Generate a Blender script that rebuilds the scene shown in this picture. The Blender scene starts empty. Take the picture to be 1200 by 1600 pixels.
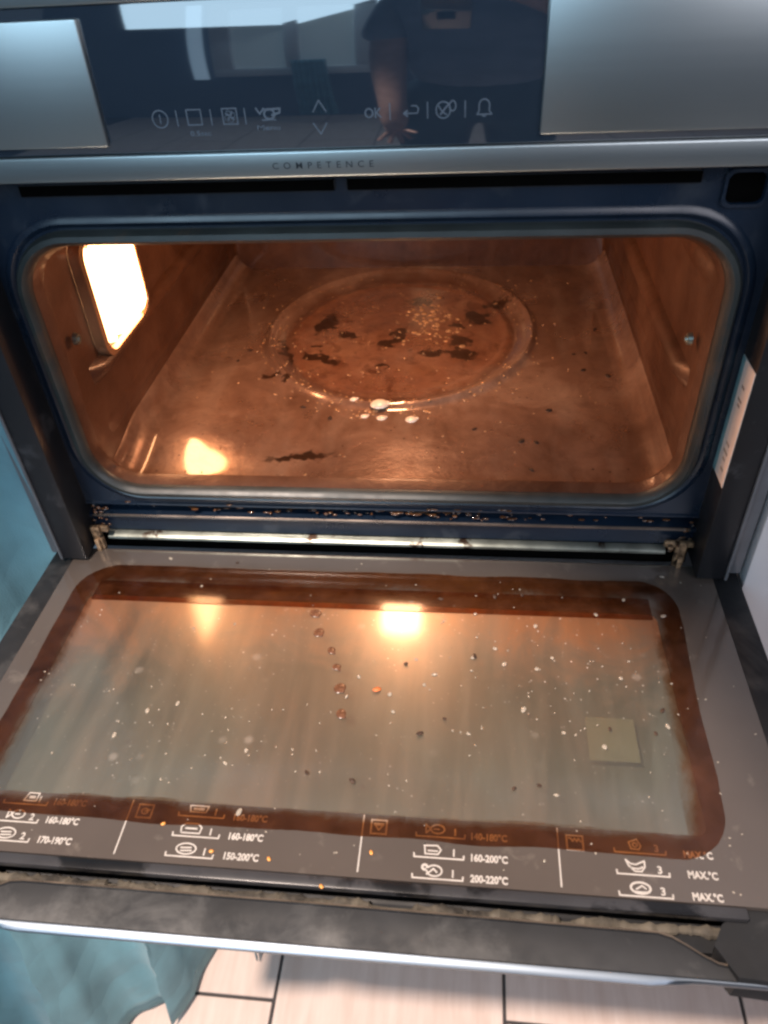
import bpy, bmesh, math, random
from mathutils import Vector, Matrix
random.seed(7)
S = 0.01                                   # everything below is measured in centimetres
sc = bpy.context.scene
COL = sc.collection
R = math.radians

# ------------------------------------------------------------------ camera
cam_d = bpy.data.cameras.new('camera')
cam = bpy.data.objects.new('camera', cam_d); COL.objects.link(cam)
CAM = Vector((7.262, -49.355, 45.279))
rt = Vector((0.99403376, 0.0968786, -0.05011408)); up = Vector((-0.02344733, 0.63851043, 0.76925591)); fw = Vector((-0.10652279, 0.7634913, -0.63697247))
m = Matrix((rt, up, -fw)).transposed().to_4x4(); m.translation = CAM * S
cam.matrix_world = m
cam_d.sensor_fit = 'VERTICAL'; cam_d.sensor_height = 24.0; cam_d.lens = 24.0 * 1187.46 / 1600.0
cam_d.clip_start = 0.01; cam_d.clip_end = 60
cam_d.dof.use_dof = True; cam_d.dof.focus_distance = 0.60; cam_d.dof.aperture_fstop = 6.5
sc.camera = cam

# ------------------------------------------------------------------ world and lamps
w = bpy.data.worlds.new('World'); sc.world = w; w.use_nodes = True
bg = w.node_tree.nodes['Background']; bg.inputs[0].default_value = (0.50, 0.68, 0.90, 1); bg.inputs[1].default_value = 0.16

def lamp(name, kind, loc, energy, color, size=1.0, target=None, size_y=None, spot=None):
    l = bpy.data.lights.new(name, kind); l.energy = energy; l.color = color
    if kind == 'AREA':
        l.shape = 'RECTANGLE' if size_y else 'SQUARE'; l.size = size
        if size_y: l.size_y = size_y
    elif kind in ('POINT', 'SPOT'):
        l.shadow_soft_size = size
        if kind == 'SPOT': l.spot_size = spot; l.spot_blend = 0.35
    o = bpy.data.objects.new(name, l); COL.objects.link(o); o.location = Vector(loc) * S
    if target is not None:
        o.rotation_euler = (Vector(target) - Vector(loc)).to_track_quat('-Z', 'Y').to_euler()
    return o
lamp('window_light', 'AREA', (-72, -225, 135), 29, (0.55, 0.80, 1.0), 1.4, (0, 0, 15), 1.4)
lamp('ceiling_light', 'SPOT', (-44, -83, 165), 370, (1.0, 0.82, 0.70), 0.03, (6, -15, -85), spot=R(27))
lamp('room_light', 'AREA', (110, -150, 120), 16, (0.95, 0.92, 1.0), 1.2, (0, 0, 0), 1.2)

sc.view_settings.view_transform = 'Standard'; sc.view_settings.look = 'None'
sc.view_settings.exposure = 0.0; sc.view_settings.gamma = 1.0; sc.view_settings.use_curve_mapping = False
try:
    sc.cycles.pixel_filter_type = 'BLACKMAN_HARRIS'; sc.cycles.filter_width = 2.5
    sc.cycles.max_bounces = 10; sc.cycles.sample_clamp_indirect = 6.0; sc.cycles.use_denoising = True
except Exception: pass

# ------------------------------------------------------------------ helpers
def put(o, label=None, cat=None, group=None, kind=None):
    if label: o['label'] = label
    if cat: o['category'] = cat
    if group: o['group'] = group
    if kind: o['kind'] = kind
    return o
def link(name, me, parent=None):
    o = bpy.data.objects.new(name, me); COL.objects.link(o)
    if parent is not None:
        o.parent = parent
        o.location = -sum_loc(parent)
    return o
def sum_loc(o):
    v = Vector((0, 0, 0))
    while o is not None:
        v = v + o.location; o = o.parent
    return v
def empty(name, loc):
    o = bpy.data.objects.new(name, None); COL.objects.link(o); o.location = Vector(loc) * S; o.empty_display_size = .05
    return o

class MB:
    fade = None
    def __init__(s): s.bm = bmesh.new()
    def box(s, x0, x1, y0, y1, z0, z1, bev=0.0, seg=2):
        b = bmesh.new(); bmesh.ops.create_cube(b, size=1)
        for v in b.verts:
            v.co = Vector(((x0+x1)/2 + v.co.x*(x1-x0), (y0+y1)/2 + v.co.y*(y1-y0), (z0+z1)/2 + v.co.z*(z1-z0)))
        if bev: bmesh.ops.bevel(b, geom=b.edges[:], offset=bev, segments=seg, affect='EDGES', profile=.5)
        s.merge(b); return s
    def merge(s, b):
        me = bpy.data.meshes.new('t'); b.to_mesh(me); b.free(); s.bm.from_mesh(me); bpy.data.meshes.remove(me)
    def cyl(s, p, q, r, r2=None, n=24):
        p = Vector(p); q = Vector(q); b = bmesh.new()
        bmesh.ops.create_cone(b, cap_ends=True, segments=n, radius1=r, radius2=r if r2 is None else r2, depth=(q-p).length)
        M = Matrix.Translation((p+q)/2) @ (q-p).to_track_quat('Z', 'Y').to_matrix().to_4x4()
        bmesh.ops.transform(b, matrix=M, verts=b.verts); s.merge(b); return s
    def ball(s, c, rx, ry, rz, n=12, rot=0):
        b = bmesh.new(); bmesh.ops.create_uvsphere(b, u_segments=n, v_segments=max(6, n//2), radius=1)
        M = Matrix.Translation(c) @ Matrix.Rotation(rot, 4, 'Z') @ Matrix.Diagonal((rx, ry, rz, 1))
        bmesh.ops.transform(b, matrix=M, verts=b.verts); s.merge(b); return s
    def face(s, pts):
        try: s.bm.faces.new([s.bm.verts.new(p) for p in pts])
        except ValueError: pass
        return s
    def loft(s, rings, closed=True, cap=(False, False)):
        rs = [[s.bm.verts.new(p) for p in r] for r in rings]; n = len(rs[0])
        for a, b in zip(rs, rs[1:]):
            for i in range(n if closed else n-1):
                j = (i+1) % n; s.bm.faces.new((a[i], a[j], b[j], b[i]))
        if cap[0]: s.bm.faces.new(rs[0][::-1])
        if cap[1]: s.bm.faces.new(rs[-1])
        return s
    def tube(s, pts, r, n=10, ry=None, closed=False):
        pts = [Vector(p) for p in pts]; k = len(pts); rings = []
        for i, p in enumerate(pts):
            a = pts[(i-1) % k] if (closed or i) else p; b = pts[(i+1) % k] if (closed or i < k-1) else p
            t = (b-a).normalized(); u = t.cross(Vector((0, 1, 0)))
            if u.length < .1: u = t.cross(Vector((0, 0, 1)))
            u.normalize(); v = u.cross(t)
            rings.append([p + u*math.cos(2*math.pi*j/n)*r + v*math.sin(2*math.pi*j/n)*(ry or r) for j in range(n)])
        if closed: rings.append(rings[0])
        s.loft(rings, True, (not closed, not closed))
        if closed: bmesh.ops.remove_doubles(s.bm, verts=s.bm.verts, dist=1e-5)
        return s
    def build(s, name, mat, parent=None, smooth=True, recalc=True, at=None):
        bm = s.bm
        if recalc: bmesh.ops.recalc_face_normals(bm, faces=bm.faces)
        off = Vector(at) if at else Vector((0, 0, 0))
        for v in bm.verts: v.co = (v.co - off) * S
        me = bpy.data.meshes.new(name); bm.to_mesh(me); bm.free(); me.materials.append(mat)
        if smooth:
            for p in me.polygons: p.use_smooth = True
            try: me.set_sharp_from_angle(angle=R(38))
            except Exception: pass
        o = link(name, me, parent)
        if at: o.location = o.location + off * S
        return o
def rrect(cx, cz, hw, hh, r, n=8):
    out = []
    for k, (sx, sz) in enumerate(((1, 1), (-1, 1), (-1, -1), (1, -1))):
        for i in range(n+1):
            a = math.pi/2*k + math.pi/2*i/n
            out.append((cx + sx*(hw-r) + r*math.cos(a), cz + sz*(hh-r) + r*math.sin(a)))
    return out

# ------------------------------------------------------------------ materials
def mat(name):
    m = bpy.data.materials.new(name); m.use_nodes = True; nt = m.node_tree
    return m, nt, nt.nodes['Principled BSDF']
def nd(nt, t, **kw):
    n = nt.nodes.new(t)
    for k, v in kw.items():
        if k.startswith('i'): n.inputs[int(k[1:])].default_value = v
        else: setattr(n, k, v)
    return n
def coord(nt, scale=(1, 1, 1), loc=(0, 0, 0), rot=(0, 0, 0)):
    t = nd(nt, 'ShaderNodeTexCoord'); mp = nd(nt, 'ShaderNodeMapping')
    mp.inputs['Scale'].default_value = scale; mp.inputs['Location'].default_value = loc; mp.inputs['Rotation'].default_value = rot
    nt.links.new(t.outputs['Object'], mp.inputs[0]); return mp.outputs[0]
def noise(nt, vec, scale, detail=4, rough=.55, dist=0.0):
    n = nd(nt, 'ShaderNodeTexNoise'); n.inputs['Scale'].default_value = scale; n.inputs['Detail'].default_value = detail
    n.inputs['Roughness'].default_value = rough; n.inputs['Distortion'].default_value = dist
    nt.links.new(vec, n.inputs['Vector']); return n.outputs[0]
def ramp(nt, fac, stops):
    r = nd(nt, 'ShaderNodeValToRGB'); e = r.color_ramp.elements
    while len(e) < len(stops): e.new(.5)
    for q, (p, c) in zip(e, stops):
        q.position = p; q.color = (c, c, c, 1) if isinstance(c, (int, float)) else (*c, 1)
    nt.links.new(fac, r.inputs[0]); return r.outputs[0]
def mixc(nt, fac, a, b, mode='MIX'):
    n = nd(nt, 'ShaderNodeMix', data_type='RGBA', blend_type=mode)
    for idx, x in ((0, fac), (6, a), (7, b)):
        if hasattr(x, 'links'): nt.links.new(x, n.inputs[idx])
        elif idx == 0: n.inputs[0].default_value = x
        else: n.inputs[idx].default_value = (*x, 1)
    return n.outputs[2]
def mth(nt, op, a, b=None, c=None, clamp=False):
    n = nd(nt, 'ShaderNodeMath', operation=op); n.use_clamp = clamp
    for i, x in enumerate((a, b, c)):
        if x is None: continue
        if hasattr(x, 'links'): nt.links.new(x, n.inputs[i])
        else: n.inputs[i].default_value = x
    return n.outputs[0]
def bump(nt, bs, h, strength=.2, dist=.001):
    b = nd(nt, 'ShaderNodeBump'); b.inputs['Strength'].default_value = strength; b.inputs['Distance'].default_value = dist
    nt.links.new(h, b.inputs['Height']); nt.links.new(b.outputs[0], bs.inputs['Normal'])
def simple(name, color, rough=.5, metal=0.0, var=.25, vscale=30, ior=1.5, coat=0, bmp=0, dust=None):
    m, nt, bs = mat(name); v = coord(nt)
    n1 = noise(nt, v, vscale)
    lo = tuple(c*(1-var) for c in color); hi = tuple(min(1, c*(1+var)) for c in color)
    c = ramp(nt, n1, [(.3, lo), (.7, hi)])
    if dust:
        dm = ramp(nt, noise(nt, v, dust[1], 6, .65, .4), [(dust[2], 0.0), (dust[3], 1.0)])
        c = mixc(nt, dm, c, dust[0])
    nt.links.new(c, bs.inputs['Base Color'])
    rr = ramp(nt, noise(nt, v, vscale*2.3), [(.3, max(0, rough*.8)), (.7, min(1, rough*1.25))])
    nt.links.new(rr, bs.inputs['Roughness'])
    bs.inputs['Metallic'].default_value = metal; bs.inputs['IOR'].default_value = ior
    bs.inputs['Coat Weight'].default_value = coat; bs.inputs['Coat Roughness'].default_value = .08
    if bmp: bump(nt, bs, n1, bmp, .001)
    return m
def brushed(name, color, rough=.32, scale=(.6, 1, 900)):
    m, nt, bs = mat(name); v = coord(nt, scale)
    n1 = noise(nt, v, 3, 3)
    nt.links.new(ramp(nt, n1, [(.3, tuple(c*.985 for c in color)), (.7, color)]), bs.inputs['Base Color'])
    nt.links.new(ramp(nt, n1, [(.3, rough*.96), (.7, rough*1.05)]), bs.inputs['Roughness'])
    bs.inputs['Metallic'].default_value = 1.0
    bump(nt, bs, n1, .015, .0002)
    return m
def emit(name, color, strength):
    m, nt, bs = mat(name); bs.inputs['Base Color'].default_value = (.9, .85, .75, 1)
    bs.inputs['Emission Color'].default_value = (*color, 1); bs.inputs['Emission Strength'].default_value = strength
    bs.inputs['Roughness'].default_value = .3; return m

M_steel = brushed('brushed_steel', (.44, .49, .50), .36)
M_navy = simple('navy_enamel', (.006, .014, .029), .30, var=.3, vscale=9, ior=1.6, dust=((.05, .06, .075), 28, .56, .85))
M_side = simple('grey_side_metal', (.011, .012, .015), .40, var=.2, vscale=9, ior=1.5, dust=((.10, .10, .11), 30, .6, .85))
M_flange = simple('pale_edge_metal', (.16, .17, .19), .40, var=.15, metal=.3)
M_black = simple('black_void', (.002, .002, .002), .9, ior=1.1)
M_rubber = simple('grey_green_rubber', (.024, .030, .030), .42, var=.35, vscale=22, ior=1.55, dust=((.10, .055, .028), 14, .58, .8))
M_plastic = simple('black_plastic', (.010, .011, .013), .58, var=.3, ior=1.38, vscale=20, dust=((.085, .085, .085), 16, .50, .86), bmp=.1)
M_strip = simple('dark_print_strip', (.030, .030, .033), .30, var=.3, vscale=12, dust=((.006, .006, .007), 8, .52, .56))
M_print = simple('grey_glass_print', (.066, .054, .047), .16, coat=1, var=.08, vscale=12, ior=1.52, dust=((.15, .13, .11), 40, .60, .85))
M_white = simple('white_print', (.36, .335, .31), .5, var=.1, vscale=90)
M_symbol = simple('pale_symbol_print', (.12, .15, .19), .5, var=.15, vscale=90)
M_dark_letter = simple('dark_lettering', (.03, .04, .05), .5)
M_cab = simple('white_cabinet_lacquer', (.66, .65, .67), .35, var=.03, vscale=4)
M_cabr = M_cab
M_grime = simple('beige_grime', (.062, .053, .040), .85, var=.6, vscale=70, bmp=.6, dust=((.012, .010, .008), 18, .50, .60))
M_rust = simple('rusty_metal', (.30, .20, .12), .5, metal=.5, var=.8, vscale=160, bmp=.6, dust=((.03, .015, .008), 120, .52, .6))
M_ink = simple('faded_ink', (.35, .28, .24), .7)
M_zinc = simple('worn_zinc', (.24, .26, .23), .36, metal=.85, var=.5, vscale=25, dust=((.05, .03, .02), 45, .60, .66))
M_crumb = simple('burnt_crumb', (.035, .016, .008), .6, var=.6, vscale=300)
M_crumb3 = simple('orange_grease', (.60, .26, .06), .4, var=.2, vscale=300)
M_crumb2 = simple('orange_crumb', (.45, .12, .03), .5, var=.3, vscale=300)

def drop_mat():
    m, nt, bs = mat('clear_water'); bs.inputs['Base Color'].default_value = (.62, .55, .46, 1)
    bs.inputs['Roughness'].default_value = .04; bs.inputs['IOR'].default_value = 1.4
    bs.inputs['Transmission Weight'].default_value = .6; return m
M_drop = drop_mat()
def foam_mat():
    m, nt, bs = mat('milky_drop'); bs.inputs['Base Color'].default_value = (.9, .78, .62, 1)
    bs.inputs['Roughness'].default_value = .12; bs.inputs['IOR'].default_value = 1.6; return m
M_foam = foam_mat()

# cavity steel with baked-on grease and the lamp's warm tint painted into its brown: stains live where the photo has them
def blobs(nt, vec, lst, warp=.020, wscale=70):
    """soft mask (0..1) of stains centred at given cm positions (x, y, rx, ry, angle)"""
    nz = nd(nt, 'ShaderNodeTexNoise'); nz.inputs['Scale'].default_value = wscale; nz.inputs['Detail'].default_value = 4
    nt.links.new(vec, nz.inputs['Vector'])
    sub = nd(nt, 'ShaderNodeVectorMath', operation='SUBTRACT'); nt.links.new(nz.outputs[1], sub.inputs[0]); sub.inputs[1].default_value = (.5, .5, .5)
    scl = nd(nt, 'ShaderNodeVectorMath', operation='SCALE'); nt.links.new(sub.outputs[0], scl.inputs[0]); scl.inputs['Scale'].default_value = warp
    add = nd(nt, 'ShaderNodeVectorMath', operation='ADD'); nt.links.new(vec, add.inputs[0]); nt.links.new(scl.outputs[0], add.inputs[1])
    tot = None
    for (x, y, rx, ry, a) in lst:
        mp = nd(nt, 'ShaderNodeMapping', vector_type='TEXTURE')
        mp.inputs['Location'].default_value = (x*S, y*S, 0); mp.inputs['Rotation'].default_value = (0, 0, R(a)); mp.inputs['Scale'].default_value = (rx*S, ry*S, 1000)
        nt.links.new(add.outputs[0], mp.inputs[0])
        ln = nd(nt, 'ShaderNodeVectorMath', operation='LENGTH'); nt.links.new(mp.outputs[0], ln.inputs[0])
        f = mth(nt, 'SUBTRACT', 1.35, ln.outputs['Value'], clamp=True)
        tot = f if tot is None else mth(nt, 'MAXIMUM', tot, f)
    return tot
DCX, DCY, DRX, DRY = -.7, 31.2, 15.3, 17.2      # round dish pressed in the floor
BURN = [(-9.8, 33.8, 1.0, 3.2, -12), (-10.2, 28.0, .9, .5, 0), (-9.2, 25.4, 2.7, .8, -25), (-6.8, 31.0, 1.6, .7, -20),
        (-1.6, 29.0, 1.7, 1.0, 30), (-.6, 30.6, .9, 1.6, 0), (3.4, 26.6, 1.8, .9, 10), (6.2, 29.6, 1.2, 1.6, 20), (6.6, 26.4, 2.0, 1.3, -15),
        (8.0, 35.5, 1.5, 2.4, 30), (1.2, 39.6, 1.9, 1.5, 0), (10.6, 38.8, 1.7, 1.0, 10), (-13.2, 26.5, .5, 3.4, 20), (5.6, 33.5, .8, .8, 0),
        (-8.0, 5.9, 3.2, .7, 4), (-13.5, 20.2, 1.4, .6, 20), (-11.6, 19.5, 1.0, .5, 0), (-2.0, 23.5, .8, .4, 0)]
def cavity_mat(floor):
    m, nt, bs = mat('greasy_oven_' + ('floor' if floor else 'wall')); v = coord(nt)
    big = mth(nt, 'ADD', mth(nt, 'MULTIPLY', noise(nt, v, 4.5, 3, .6, .8), .6), mth(nt, 'MULTIPLY', noise(nt, v, 19, 6, .7, .8), .4))
    c = ramp(nt, big, [(.30, (.10, .048, .030)), (.5, (.24, .132, .085)), (.66, (.42, .27, .185))])
    fine = ramp(nt, noise(nt, v, 90, 6, .7), [(.55, 0.0), (.80, 1.0)])
    c = mixc(nt, mth(nt, 'MULTIPLY', fine, .6), c, (.12, .045, .02))
    blot = ramp(nt, noise(nt, v, 11, 7, .72, 1.4), [(.50, 0.0), (.68, 1.0)]); c = mixc(nt, mth(nt, 'MULTIPLY', blot, .45), c, (.085, .035, .017))
    streak = ramp(nt, noise(nt, coord(nt, (1, .25, .25), rot=(0, 0, R(25))), 45, 4), [(.5, 0.0), (.8, 1.0)])
    c = mixc(nt, mth(nt, 'MULTIPLY', streak, .3), c, (.45, .33, .25))
    rr = ramp(nt, noise(nt, v, 14, 5), [(.3, .22), (.7, .42)] if floor else [(.3, .34), (.7, .50)])
    if not floor: c = mixc(nt, 1.0, c, (.40, .31, .27), 'MULTIPLY')  # walls toned darker, painting in the lamp's grazing light
    if floor:
        # amber grease inside the dish
        mp = nd(nt, 'ShaderNodeMapping', vector_type='TEXTURE'); mp.inputs['Location'].default_value = (DCX*S, DCY*S, 0); mp.inputs['Scale'].default_value = (DRX*S, DRY*S, 1000)
        nt.links.new(v, mp.inputs[0])
        ln = nd(nt, 'ShaderNodeVectorMath', operation='LENGTH'); nt.links.new(mp.outputs[0], ln.inputs[0])
        wob = mth(nt, 'ADD', ln.outputs['Value'], mth(nt, 'MULTIPLY', mth(nt, 'SUBTRACT', noise(nt, v, 26, 4), .5), .16))
        inside = ramp(nt, wob, [(.80, 1.0), (.87, 0.0)])
        gr = noise(nt, v, 22, 6, .7, .8)
        amber = ramp(nt, gr, [(.32, (.12, .032, .010)), (.48, (.26, .075, .025)), (.62, (.34, .13, .05)), (.78, (.44, .22, .11))])
        c = mixc(nt, mth(nt, 'MULTIPLY', inside, .48), c, amber)
        rim = ramp(nt, wob, [(.80, 0.0), (.865, 1.0), (.93, 0.0)])
        c = mixc(nt, mth(nt, 'MULTIPLY', rim, mth(nt, 'MULTIPLY', gr, 1.1), clamp=True), c, (.07, .018, .006))
        bl = blobs(nt, v, BURN, .036, 75)
        mot = ramp(nt, noise(nt, v, 38, 6, .75, 1.2), [(.50, 0.0), (.66, 1.0)]); c = mixc(nt, mth(nt, 'MULTIPLY', mth(nt, 'MULTIPLY', mot, inside), .75), c, (.09, .028, .012))
        bl = ramp(nt, mth(nt, 'MULTIPLY', bl, mth(nt, 'ADD', .35, noise(nt, v, 110, 5, .7))), [(.24, 0.0), (.50, 1.0)])
        c = mixc(nt, mth(nt, 'MULTIPLY', bl, .95), c, (.030, .012, .006))
        sp = nd(nt, 'ShaderNodeTexVoronoi'); sp.inputs['Scale'].default_value = 75; nt.links.new(v, sp.inputs['Vector'])
        spm = ramp(nt, sp.outputs['Distance'], [(.05, 1.0), (.11, 0.0)])
        c = mixc(nt, mth(nt, 'MULTIPLY', spm, ramp(nt, noise(nt, v, 9), [(.5, 0.0), (.6, 1.0)])), c, (.05, .02, .01))
    nt.links.new(c, bs.inputs['Base Color']); nt.links.new(rr, bs.inputs['Roughness'])
    bs.inputs['Metallic'].default_value = .25; bs.inputs['Coat Weight'].default_value = .7 if floor else .15; bs.inputs['Coat Roughness'].default_value = .09; bs.inputs['Coat IOR'].default_value = 2.3 if floor else 1.5
    bump(nt, bs, mth(nt, 'ADD', noise(nt, v, 60, 5, .65), mth(nt, 'MULTIPLY', noise(nt, v, 12, 3), 1.6)), .5, .0018)
    return m
M_cfloor = cavity_mat(True); M_cwall = cavity_mat(False)

def pane_mat():          # clear inner pane of the door: smeared with grease film
    m, nt, bs = mat('smeared_clear_glass'); v = coord(nt)
    nt.nodes.remove(bs); out = nt.nodes['Material Output']
    tr = nd(nt, 'ShaderNodeBsdfTransparent'); tr.inputs[0].default_value = (.90, .89, .84, 1)
    gl = nd(nt, 'ShaderNodeBsdfGlossy'); gl.inputs['Roughness'].default_value = .115; gl.inputs[0].default_value = (1, 1, 1, 1)
    df = nd(nt, 'ShaderNodeBsdfDiffuse')
    nt.links.new(mixc(nt, ramp(nt, noise(nt, v, 6, 3), [(.35, 0.0), (.65, 1.0)]), (.19, .115, .072), (.155, .17, .135)), df.inputs[0])
    fr = nd(nt, 'ShaderNodeFresnel'); fr.inputs[0].default_value = 1.75
    film = ramp(nt, noise(nt, coord(nt, (1.6, .5, 1), rot=(0, 0, R(-12))), 14, 3, .5, .2), [(.2, .12), (.8, .24)])
    vo = nd(nt, 'ShaderNodeTexVoronoi'); vo.inputs['Scale'].default_value = 55; nt.links.new(v, vo.inputs['Vector'])
    spot = mth(nt, 'MULTIPLY', ramp(nt, vo.outputs['Distance'], [(.10, 1.0), (.24, 0.0)]), ramp(nt, vo.outputs['Color'], [(.6, 0.0), (.95, .22)]))
    vo2 = nd(nt, 'ShaderNodeTexVoronoi'); vo2.inputs['Scale'].default_value = 210; nt.links.new(v, vo2.inputs['Vector'])
    spot2 = mth(nt, 'MULTIPLY', ramp(nt, vo2.outputs['Distance'], [(.08, 1.0), (.2, 0.0)]), ramp(nt, vo2.outputs['Color'], [(.3, 0.0), (.95, .42)]))
    dn = ramp(nt, noise(nt, v, 8, 3), [(.38, .3), (.58, 1.3)]); spot2 = mth(nt, 'MULTIPLY', spot2, dn)
    smear = mth(nt, 'MULTIPLY', ramp(nt, noise(nt, coord(nt, (6, .8, 1), rot=(0, 0, R(8))), 9, 5, .6, .6), [(.42, 0.0), (.72, 1.0)]), .24)
    film = mth(nt, 'ADD', mth(nt, 'ADD', film, spot), mth(nt, 'ADD', spot2, smear), clamp=True)
    sy = nd(nt, 'ShaderNodeSeparateXYZ'); nt.links.new(v, sy.inputs[0])
    near = mth(nt, 'ADD', mth(nt, 'MULTIPLY_ADD', sy.outputs[1], 13.0, 1.95), mth(nt, 'MULTIPLY', mth(nt, 'SUBTRACT', noise(nt, v, 13, 6, .7, .8), .5), 2.4))
    near = ramp(nt, near, [(0.0, 0.0), (1.0, 1.0)])
    film = mth(nt, 'ADD', film, mth(nt, 'MULTIPLY', near, .50), clamp=True)  # brown film towards the hinge, its orange also painting the cavity glow
    bc = df.inputs[0].links[0].from_socket; nt.links.new(mixc(nt, mth(nt, 'MULTIPLY', mth(nt, 'ADD', spot, spot2), 1.5, clamp=True), mixc(nt, near, bc, (.24, .095, .038)), (.62, .56, .50)), df.inputs[0])
    a = nd(nt, 'ShaderNodeMixShader'); nt.links.new(film, a.inputs[0]); nt.links.new(tr.outputs[0], a.inputs[1]); nt.links.new(df.outputs[0], a.inputs[2])
    gl2 = nd(nt, 'ShaderNodeBsdfGlossy'); gl2.inputs['Roughness'].default_value = .36; gl2.inputs[0].default_value = (.85, .78, .68, 1)
    b0 = nd(nt, 'ShaderNodeMixShader'); b0.inputs[0].default_value = .27; nt.links.new(a.outputs[0], b0.inputs[1]); nt.links.new(gl2.outputs[0], b0.inputs[2])
    b = nd(nt, 'ShaderNodeMixShader'); nt.links.new(fr.outputs[0], b.inputs[0]); nt.links.new(b0.outputs[0], b.inputs[1]); nt.links.new(gl.outputs[0], b.inputs[2])
    nt.links.new(b.outputs[0], out.inputs[0]); return m
M_pane = pane_mat()
M_pane2 = simple('coated_second_glass', (.075, .088, .066), .30, metal=.3, var=.12, vscale=5, ior=1.6, dust=((.16, .13, .09), 7, .4, .9))
def grease_mat(name, thin, dark):
    m, nt, bs = mat(name); v = coord(nt); nt.nodes.remove(bs); out = nt.nodes['Material Output']
    n1 = mth(nt, 'ADD', mth(nt, 'MULTIPLY', noise(nt, v, 34, 6, .7, .4), .45), mth(nt, 'MULTIPLY', noise(nt, v, 7, 3, .5), .55))
    tr = nd(nt, 'ShaderNodeBsdfTransparent')
    n2 = noise(nt, coord(nt, (1, 1, 1)), 16, 6, .72, 1.0)
    sx = nd(nt, 'ShaderNodeSeparateXYZ'); nt.links.new(v, sx.inputs[0])
    thick = mth(nt, 'ADD', ramp(nt, n2, [(.38, 0.0), (.62, .55)]), mth(nt, 'MULTIPLY_ADD', sx.outputs[0], -1.7, -.10, clamp=True), clamp=True)
    nt.links.new(mixc(nt, thick, mixc(nt, ramp(nt, n1, [(.3, 0.0), (.7, 1.0)]), dark, thin), tuple(q*.45 for q in dark)), tr.inputs[0])
    pb = nd(nt, 'ShaderNodeBsdfPrincipled'); nt.links.new(ramp(nt, n1, [(.35, (.045, .014, .007)), (.65, (.13, .045, .018))]), pb.inputs['Base Color'])
    pb.inputs['Roughness'].default_value = .22; pb.inputs['IOR'].default_value = 1.5; pb.inputs['Coat Roughness'].default_value = .09
    f = ramp(nt, noise(nt, v, 55, 6, .7), [(.35, .10), (.7, .42)])
    mx = nd(nt, 'ShaderNodeMixShader'); nt.links.new(f, mx.inputs[0]); nt.links.new(tr.outputs[0], mx.inputs[1]); nt.links.new(pb.outputs[0], mx.inputs[2])
    gs = nd(nt, 'ShaderNodeBsdfGlossy'); gs.inputs['Roughness'].default_value = .10; fr = nd(nt, 'ShaderNodeFresnel'); fr.inputs[0].default_value = 1.6
    m2 = nd(nt, 'ShaderNodeMixShader'); nt.links.new(fr.outputs[0], m2.inputs[0]); nt.links.new(mx.outputs[0], m2.inputs[1]); nt.links.new(gs.outputs[0], m2.inputs[2])
    at = nd(nt, 'ShaderNodeAttribute', attribute_name='fade')
    fe = mth(nt, 'ADD', at.outputs['Fac'], mth(nt, 'MULTIPLY', mth(nt, 'SUBTRACT', noise(nt, v, 13, 7, .75, .8), .5), 1.5))
    fe = ramp(nt, fe, [(.60, 1.0), (1.05, .10)])
    cl = nd(nt, 'ShaderNodeBsdfTransparent'); m3 = nd(nt, 'ShaderNodeMixShader')
    nt.links.new(fe, m3.inputs[0]); nt.links.new(cl.outputs[0], m3.inputs[1]); nt.links.new(m2.outputs[0], m3.inputs[2])
    nt.links.new(m3.outputs[0], out.inputs[0]); return m
M_grease = grease_mat('baked_grease', (.93, .64, .37), (.66, .38, .19))
M_glow_grease = grease_mat('glow_tinted_grease', (.95, .60, .32), (.7, .36, .16))

def panel_mat():
    m, nt, bs = mat('black_control_glass'); bs.inputs['Base Color'].default_value = (.022, .036, .056, 1)
    bs.inputs['Roughness'].default_value = .035; bs.inputs['IOR'].default_value = 2.3; return m
M_panel = panel_mat()
def fabric(name, color, s=600, quilt=False):
    m, nt, bs = mat(name); v = coord(nt)
    wv = noise(nt, v, s, 2); bg_ = noise(nt, v, 12, 3)
    nt.links.new(ramp(nt, bg_, [(.3, tuple(c*.8 for c in color)), (.7, tuple(c*1.15 for c in color))]), bs.inputs['Base Color'])
    bs.inputs['Roughness'].default_value = .9; bs.inputs['Sheen Weight'].default_value = .2
    if quilt:
        vo = nd(nt, 'ShaderNodeTexVoronoi'); vo.inputs['Scale'].default_value = 16; nt.links.new(v, vo.inputs['Vector'])
        wv = mth(nt, 'ADD', mth(nt, 'MULTIPLY', wv, .08), mth(nt, 'SUBTRACT', 1.0, vo.outputs['Distance'])); bump(nt, bs, wv, .6, .008)
    else: bump(nt, bs, wv, .3, .0006)
    return m
M_teal = fabric('teal_cotton', (.14, .31, .37), quilt=True); M_shirt = fabric('grey_blue_jersey', (.22, .28, .38)); M_pants = fabric('dark_teal_denim', (.05, .085, .11))
M_skin = simple('skin', (.50, .35, .32), .5, var=.12, vscale=40); M_hair = simple('brown_hair', (.04, .022, .012), .5, var=.4, vscale=300)
M_floor = None
def tile_mat():
    m, nt, bs = mat('peach_tiles'); v = coord(nt)
    n1 = noise(nt, coord(nt, (9, 1.2, 1)), 6, 5, .6); n2 = noise(nt, v, 3, 2)
    c = ramp(nt, n1, [(.3, (.60, .45, .38)), (.7, (.74, .60, .53))])
    nt.links.new(mixc(nt, mth(nt, 'MULTIPLY', n2, .3), c, (.70, .62, .58)), bs.inputs['Base Color'])
    bs.inputs['Roughness'].default_value = .42; bump(nt, bs, n1, .1, .001); return m
M_tile = tile_mat(); M_grout = simple('dark_grout', (.05, .045, .045), .9)

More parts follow.
